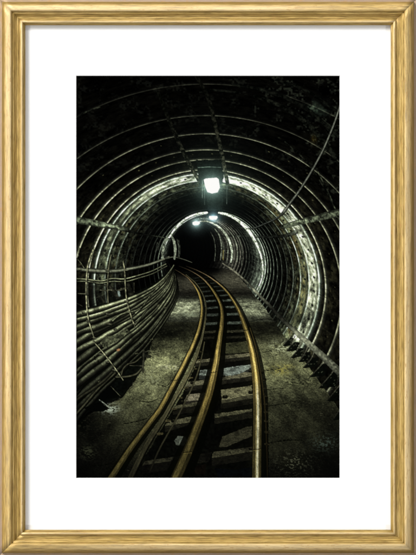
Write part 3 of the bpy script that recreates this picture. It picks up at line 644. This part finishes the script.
def box_down(a, f):
    H, W = a.shape[:2]; H -= H % f; W -= W % f
    return a[:H, :W].reshape(H // f, f, W // f, f, -1).mean((1, 3))

def sharpen(a, k=.45):
    p = np.pad(a, ((1, 1), (1, 1), (0, 0)), 'edge')
    b = (p[:-2, 1:-1] + p[2:, 1:-1] + p[1:-1, :-2] + p[1:-1, 2:] + p[:-2, :-2] + p[2:, 2:] + p[:-2, 2:] + p[2:, :-2]) / 8
    return np.clip(a + k * (a - b), 0, 1)

# ---------------------------------------------------------------- materials
def gilt_material():
    m = bpy.data.materials.new('gilt_wood'); nt, N, L = nodes_of(m)
    b = N['Principled BSDF']
    tc = N.new('ShaderNodeTexCoord')
    def noise(scale, sc, detail=5, rough=.6):
        mp = N.new('ShaderNodeMapping'); mp.inputs['Scale'].default_value = sc
        oi = N.new('ShaderNodeObjectInfo'); mu = N.new('ShaderNodeVectorMath'); mu.operation = 'SCALE'
        L.new(tc.outputs['Object'], mp.inputs['Vector'])
        ad = N.new('ShaderNodeVectorMath'); ad.operation = 'ADD'
        L.new(mp.outputs[0], ad.inputs[0]); cb = N.new('ShaderNodeCombineXYZ')
        ml = N.new('ShaderNodeMath'); ml.operation = 'MULTIPLY'; ml.inputs[1].default_value = 37.0
        L.new(oi.outputs['Random'], ml.inputs[0]); L.new(ml.outputs[0], cb.inputs[0]); L.new(ml.outputs[0], cb.inputs[1])
        L.new(cb.outputs[0], ad.inputs[1])
        n = N.new('ShaderNodeTexNoise'); n.inputs['Scale'].default_value = scale; n.inputs['Detail'].default_value = detail
        n.inputs['Roughness'].default_value = rough
        L.new(ad.outputs[0], n.inputs['Vector']); return n
    grain = noise(1.0, (70, 1000, 1000)); streak = noise(1.0, (14, 300, 300), 5); blot = noise(1.0, (30, 60, 60), 3); fleck = noise(1.0, (160, 600, 600), 3, .7)
    r1 = N.new('ShaderNodeValToRGB'); L.new(streak.outputs['Fac'], r1.inputs[0])
    e = r1.color_ramp.elements
    e[0].position = .30; e[0].color = (0.34, 0.215, 0.050, 1); e[1].position = .72; e[1].color = (0.68, 0.49, 0.19, 1)
    q = r1.color_ramp.elements.new(.5); q.color = (0.51, 0.345, 0.098, 1)
    r2 = N.new('ShaderNodeValToRGB'); L.new(grain.outputs['Fac'], r2.inputs[0])
    e = r2.color_ramp.elements; e[0].position = .32; e[0].color = (.30, .26, .18, 1); e[1].position = .56; e[1].color = (1, 1, 1, 1)
    mx = N.new('ShaderNodeMix'); mx.data_type = 'RGBA'; mx.blend_type = 'MULTIPLY'; mx.inputs[0].default_value = .85
    L.new(r1.outputs[0], mx.inputs[6]); L.new(r2.outputs[0], mx.inputs[7])
    # rubbed-through reddish bole
    r3 = N.new('ShaderNodeValToRGB'); L.new(fleck.outputs['Fac'], r3.inputs[0])
    e = r3.color_ramp.elements; e[0].position = .57; e[0].color = (0, 0, 0, 1); e[1].position = .66; e[1].color = (1, 1, 1, 1)
    mr = N.new('ShaderNodeMath'); mr.operation = 'MULTIPLY'; mr.inputs[1].default_value = .55
    L.new(r3.outputs[0], mr.inputs[0])
    m2 = N.new('ShaderNodeMix'); m2.data_type = 'RGBA'; m2.inputs[7].default_value = (.40, .22, .07, 1)
    L.new(mr.outputs[0], m2.inputs[0]); L.new(mx.outputs[2], m2.inputs[6])
    r4 = N.new('ShaderNodeMapRange'); r4.inputs[1].default_value = .3; r4.inputs[2].default_value = .7; r4.inputs[3].default_value = .42; r4.inputs[4].default_value = .60
    L.new(blot.outputs['Fac'], r4.inputs[0])
    at = N.new('ShaderNodeAttribute'); at.attribute_name = 'sheen_shade_rim'
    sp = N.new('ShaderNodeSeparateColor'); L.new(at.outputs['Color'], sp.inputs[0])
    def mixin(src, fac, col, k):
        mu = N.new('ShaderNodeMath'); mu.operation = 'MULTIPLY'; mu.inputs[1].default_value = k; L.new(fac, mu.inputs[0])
        # broken up by the grain so the painted tones stay uneven
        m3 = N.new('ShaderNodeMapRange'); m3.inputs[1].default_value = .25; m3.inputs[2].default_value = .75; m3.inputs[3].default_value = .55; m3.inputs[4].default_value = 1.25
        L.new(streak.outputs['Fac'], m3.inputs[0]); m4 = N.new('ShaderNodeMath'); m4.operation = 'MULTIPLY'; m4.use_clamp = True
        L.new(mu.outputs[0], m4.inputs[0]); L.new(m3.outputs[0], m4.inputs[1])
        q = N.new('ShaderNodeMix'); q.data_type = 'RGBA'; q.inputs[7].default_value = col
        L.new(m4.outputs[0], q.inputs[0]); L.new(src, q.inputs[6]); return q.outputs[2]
    c1 = mixin(mx.outputs[2], sp.outputs[0], (.84, .68, .42, 1), .48)       # highlight of the raised beads painted into the base colour
    c2 = mixin(c1, sp.outputs[1], (.17, .11, .015, 1), .8)                # shade of the grooves and outer edge painted into the colour
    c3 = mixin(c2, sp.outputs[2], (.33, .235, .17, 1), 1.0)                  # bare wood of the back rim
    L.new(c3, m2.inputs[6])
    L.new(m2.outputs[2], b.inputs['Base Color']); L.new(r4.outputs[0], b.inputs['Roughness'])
    b.inputs['Metallic'].default_value = .25
    bp = N.new('ShaderNodeBump'); bp.inputs['Strength'].default_value = .6; bp.inputs['Distance'].default_value = .0006
    L.new(grain.outputs['Fac'], bp.inputs['Height']); L.new(bp.outputs[0], b.inputs['Normal'])
    return m
def plain(name, col, rough=.8, spec=.3, nscale=400, amt=.02, bump=.05):
    m = bpy.data.materials.new(name); nt, N, L = nodes_of(m); b = N['Principled BSDF']
    n = N.new('ShaderNodeTexNoise'); n.inputs['Scale'].default_value = nscale; n.inputs['Detail'].default_value = 4
    tc = N.new('ShaderNodeTexCoord'); L.new(tc.outputs['Object'], n.inputs['Vector'])
    r = N.new('ShaderNodeValToRGB'); e = r.color_ramp.elements
    e[0].position = .3; e[0].color = tuple(max(0, c - amt) for c in col) + (1,); e[1].position = .7; e[1].color = tuple(min(1, c + amt) for c in col) + (1,)
    L.new(n.outputs['Fac'], r.inputs[0]); L.new(r.outputs[0], b.inputs['Base Color'])
    bp = N.new('ShaderNodeBump'); bp.inputs['Strength'].default_value = bump; bp.inputs['Distance'].default_value = .0003
    L.new(n.outputs['Fac'], bp.inputs['Height']); L.new(bp.outputs[0], b.inputs['Normal'])
    b.inputs['Roughness'].default_value = rough; b.inputs['Specular IOR Level'].default_value = spec
    return m
M_gilt = gilt_material()
M_mat = plain('mount_board', (.90, .90, .90), .9, .15, 900, .01)
M_core = plain('mount_core', (.88, .88, .87), .9, .1, 900, .01)
M_wall = plain('wall_plaster', (.42, .31, .24), .9, .2, 60, .03, .3)
M_back = plain('backing_card', (.35, .25, .16), .9, .2, 200, .03)
M_ink = bpy.data.materials.new('print_ink'); nt, N, L = nodes_of(M_ink)
at = N.new('ShaderNodeAttribute'); at.attribute_name = 'ink'
L.new(at.outputs['Color'], N['Principled BSDF'].inputs['Base Color'])
N['Principled BSDF'].inputs['Roughness'].default_value = .75; N['Principled BSDF'].inputs['Specular IOR Level'].default_value = .0

# ---------------------------------------------------------------- setting
wall = mesh_obj('wall', [(-3, .0125, -2.5), (3, .0125, -2.5), (3, .0125, 2.5), (-3, .0125, 2.5), (-3, .11, -2.5), (3, .11, -2.5), (3, .11, 2.5), (-3, .11, 2.5)],
                [(0, 1, 2, 3), (5, 4, 7, 6), (0, 4, 5, 1), (3, 2, 6, 7), (0, 3, 7, 4), (1, 5, 6, 2)], M_wall)
wall['kind'] = 'structure'

# ---------------------------------------------------------------- the framed print
root = bpy.data.objects.new('framed_print', None); C.objects.link(root)
root.empty_display_size = .05; root.location = (0, 0, -FH * MM / 2)
root['label'] = 'gilt wooden picture frame with wide white mount around a dark photograph of a railway tunnel'
root['category'] = 'framed picture'
def attach(o):
    o.parent = root; o.matrix_parent_inverse = Matrix.Translation((0, 0, FH * MM / 2)); return o

# moulding profile: distance in from the outer edge (mm), height above the mount (mm)
PROF = [(-2, -11), (-2, .2), (-1.6, .6), (1.7, .7), (1.9, .9), (2.1, 2.2), (2.6, 4.0), (3.3, 5.4), (4.2, 6.6), (5.4, 7.8), (6.8, 8.8), (8.2, 9.5), (9.4, 9.9), (10.4, 9.8), (11.2, 9.1), (11.7, 8.0), (12.0, 7.5), (12.3, 7.4),
        (12.7, 7.7), (13.3, 7.6), (13.9, 7.0), (14.8, 6.0), (15.7, 5.2), (16.3, 4.9), (16.5, 4.6), (16.8, 4.6), (17.1, 4.8), (18.2, 4.5), (19.2, 4.4), (19.9, 4.5), (20.2, 5.2), (20.5, 6.2), (21.0, 6.8), (21.6, 6.9), (22.2, 6.6), (22.6, 6.0),
        (22.9, 5.1), (23.5, 4.5), (24.3, 4.2), (25.0, 4.0), (25.2, 3.6), (25.2, .3)]
MH = 1.4            # mount surface above the print surface
def moulding(side):
    """one mitred length, local X along its length, local Y from the outer edge inwards"""
    L_ = FW if side in 'TB' else FH
    vs, fs = [], []
    nseg = 60
    rr = random.Random(side)
    off = [rr.uniform(-.12, .12) for _ in range(nseg + 1)]
    for i in range(nseg + 1):
        q = i / nseg
        for (d, h) in PROF:
            k = (DIST - (h + MH) * MM) / DIST
            half = (L_ / 2) * k - d
            x = -half + 2 * half * q
            wv = off[i] * (1 if 0 < i < nseg else 0) * (1 if h > 1 else 0)
            vs.append((x * MM, ((FW if side in 'LR' else FH) / 2 * (1 - k) + d + wv * .35) * MM, (h + MH + wv * .5) * MM))
    n = len(PROF)
    for i in range(nseg):
        for j in range(n - 1):
            a = i * n + j
            fs.append((a, a + 1, a + n + 1, a + n))
    fs.append(tuple(range(n))); fs.append(tuple(nseg * n + j for j in reversed(range(n))))
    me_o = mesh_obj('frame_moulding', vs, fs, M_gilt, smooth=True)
    me = me_o.data
    bm = bmesh.new(); bm.from_mesh(me)
    # underside
    bmesh.ops.recalc_face_normals(bm, faces=bm.faces); bm.to_mesh(me); bm.free()
    for p in me.polygons:
        if len(p.vertices) > 4: p.use_smooth = False
    ca = me.color_attributes.new('sheen_shade_rim', 'FLOAT_COLOR', 'POINT')
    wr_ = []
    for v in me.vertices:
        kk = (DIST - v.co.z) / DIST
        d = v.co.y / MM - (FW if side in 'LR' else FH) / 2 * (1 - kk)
        hi = max(min(1, max(0, (d - 4.6) / 1.6)) * min(1, max(0, (11.6 - d) / .9)), min(1, max(0, (d - 20.2) / .5)) * min(1, max(0, (22.7 - d) / .5)))  # mask of the painted highlight on bead and inner lip
        lo = max(min(1, max(0, (d - 1.85) / .1)) * min(1, max(0, (4.9 - d) / 1.6)), .8 * max(0, 1 - abs(d - 12.1) / .5), .8 * max(0, 1 - abs(d - 16.6) / .5), .75 * max(0, 1 - abs(d - 19.5) / .6), .5 * max(0, 1 - abs(d - 14.8) / .4), .55 * min(1, max(0, (d - 22.9) / .6)))  # mask of the painted shade: outer edge, grooves, inner slope
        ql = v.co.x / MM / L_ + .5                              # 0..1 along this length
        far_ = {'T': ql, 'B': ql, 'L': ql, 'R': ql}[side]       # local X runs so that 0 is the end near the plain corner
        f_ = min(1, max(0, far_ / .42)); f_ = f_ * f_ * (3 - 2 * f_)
        if d < 12: hi *= .22 + .78 * f_; lo *= .35 + .65 * f_  # painted highlight and edge shade weaken towards the plain corner
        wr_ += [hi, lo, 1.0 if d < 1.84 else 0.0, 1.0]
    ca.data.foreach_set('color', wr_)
    # local (x, y in, z out) -> world; z out is -Y
    X = {'T': (-1, 0, 0), 'B': (1, 0, 0), 'L': (0, 0, 1), 'R': (0, 0, -1)}[side]
    Y = {'T': (0, 0, -1), 'B': (0, 0, 1), 'L': (1, 0, 0), 'R': (-1, 0, 0)}[side]
    Zv = (0, -1, 0)
    R = Matrix((X, Y, Zv)).transposed().to_4x4()
    org = {'T': (0, 0, FH / 2 * MM), 'B': (0, 0, -FH / 2 * MM), 'L': (-FW / 2 * MM, 0, 0), 'R': (FW / 2 * MM, 0, 0)}[side]
    me_o.matrix_world = Matrix.Translation(org) @ R
    me_o.parent = root; me_o.matrix_parent_inverse = Matrix.Translation((0, 0, FH * MM / 2))
    return me_o
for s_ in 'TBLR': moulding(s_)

# mount: a board with a bevelled window
def rect(x0, y0, x1, y1, h): return [P(x0, y0, h), P(x1, y0, h), P(x1, y1, h), P(x0, y1, h)]
vo = rect(20, 20, FW - 20, FH - 20, MH); vi = rect(PX0 - .15, PY0 - .15, PX1 + .15, PY1 + .15, MH)
vob = rect(20, 20, FW - 20, FH - 20, .12); vib = rect(PX0 + .35, PY0 + .35, PX1 - .35, PY1 - .35, .12)
fr = [(i, 4 + i, 4 + (i + 1) % 4, (i + 1) % 4) for i in range(4)]
mount = attach(mesh_obj('mount', vo + vi + vob + vib, fr + [(8 + i, 8 + (i + 1) % 4, 12 + (i + 1) % 4, 12 + i) for i in range(4)] + [(i, (i + 1) % 4, 8 + (i + 1) % 4, 8 + i) for i in range(4)], M_mat))
bev = mesh_obj('mount_bevel', vi + vib, fr, M_core); bev.parent = mount
# backing board behind the print
bb = rect(18, 18, FW - 18, FH - 18, -.4) + rect(18, 18, FW - 18, FH - 18, -3.4)
attach(mesh_obj('backing_board', bb, [(3, 2, 1, 0), (4, 5, 6, 7)] + [(i, (i + 1) % 4, 4 + (i + 1) % 4, 4 + i) for i in range(4)], M_back))

# ---------------------------------------------------------------- the print
SS = 4
cv, ID = make_picture(SS)
rgb = sharpen(box_down(cv.col, 2))
Hn, Wn = rgb.shape[:2]
lin = np.where(rgb <= .04045, rgb / 12.92, ((rgb + .055) / 1.055) ** 2.4)
PRINT_WHITE = 0.66                 # reflectance of the lightest ink-free paper
lin = np.clip(lin, 0, 1) * PRINT_WHITE
idm = cv.idm[1:Hn * 2:2, 1:Wn * 2:2][:Hn, :Wn]
xs = PX0 + (np.arange(Wn) + .5) / Wn * (PX1 - PX0); ys = PY0 + (np.arange(Hn) + .5) / Hn * (PY1 - PY0)
xs[0] = PX0 - .4; xs[-1] = PX1 + .4; ys[0] = PY0 - .4; ys[-1] = PY1 + .4
GX, GY = np.meshgrid(xs, ys)
VX = (GX - FW / 2) * MM; VZ = (FH / 2 - GY) * MM
def ink_mesh(name, sel):
    jj, ii = np.nonzero(sel)
    if len(jj) == 0: return None
    v0 = jj * Wn + ii
    quads = np.stack([v0, v0 + Wn, v0 + Wn + 1, v0 + 1], 1)
    uniq, inv = np.unique(quads.ravel(), return_inverse=True)
    me = bpy.data.meshes.new(name)
    nv, nf = len(uniq), len(quads)
    co = np.zeros((nv, 3), np.float32); co[:, 0] = VX.ravel()[uniq]; co[:, 2] = VZ.ravel()[uniq]
    me.vertices.add(nv); me.vertices.foreach_set('co', co.ravel())
    me.loops.add(nf * 4); me.loops.foreach_set('vertex_index', inv.astype(np.int32).ravel())
    me.polygons.add(nf); me.polygons.foreach_set('loop_start', np.arange(0, nf * 4, 4, dtype=np.int32))
    me.update(calc_edges=True)
    ca = me.color_attributes.new('ink', 'FLOAT_COLOR', 'POINT')
    cc = np.ones((nv, 4), np.float32); cc[:, :3] = lin.reshape(-1, 3)[uniq]
    ca.data.foreach_set('color', cc.ravel())
    me.materials.append(M_ink)
    o = bpy.data.objects.new(name, me); C.objects.link(o)
    return o
qid = idm[:-1, :-1].copy()
def largest_piece(mask):
    """keep only the largest 8-connected piece of a small mask"""
    jj, ii = np.nonzero(mask); todo = set(zip(jj.tolist(), ii.tolist())); best = []
    while todo:
        st = [todo.pop()]; comp = []
        while st:
            j, i = st.pop(); comp.append((j, i))
            for nb in ((j-1,i),(j+1,i),(j,i-1),(j,i+1),(j-1,i-1),(j-1,i+1),(j+1,i-1),(j+1,i+1)):
                if nb in todo: todo.remove(nb); st.append(nb)
        if len(comp) > len(best): best = comp
    return best
for n_ in ID:
    mk = qid == n_
    if not mk.any() or ID[n_] == 'path': continue
    keep_ = largest_piece(mk)
    # a cable hidden by others is drawn in several runs: only drop specks under 5 % of it
    if len(keep_) > .5 * mk.sum():
        a_ = np.array(keep_); qid[mk] = 0; qid[a_[:, 0], a_[:, 1]] = n_
print_o = attach(ink_mesh('print', qid == 0))
for n_, kind in ID.items():
    sel = qid == n_
    if sel.sum() < 6: 
        continue
    o = ink_mesh(kind, sel); o.parent = print_o
left = sum(((qid == n_).sum() < 6) and (qid == n_).any() for n_ in ID)
if left:
    tiny = np.isin(qid, [n_ for n_ in ID if (qid == n_).sum() < 6])
    if False:
        o = ink_mesh('fleck', tiny); o.parent = print_o
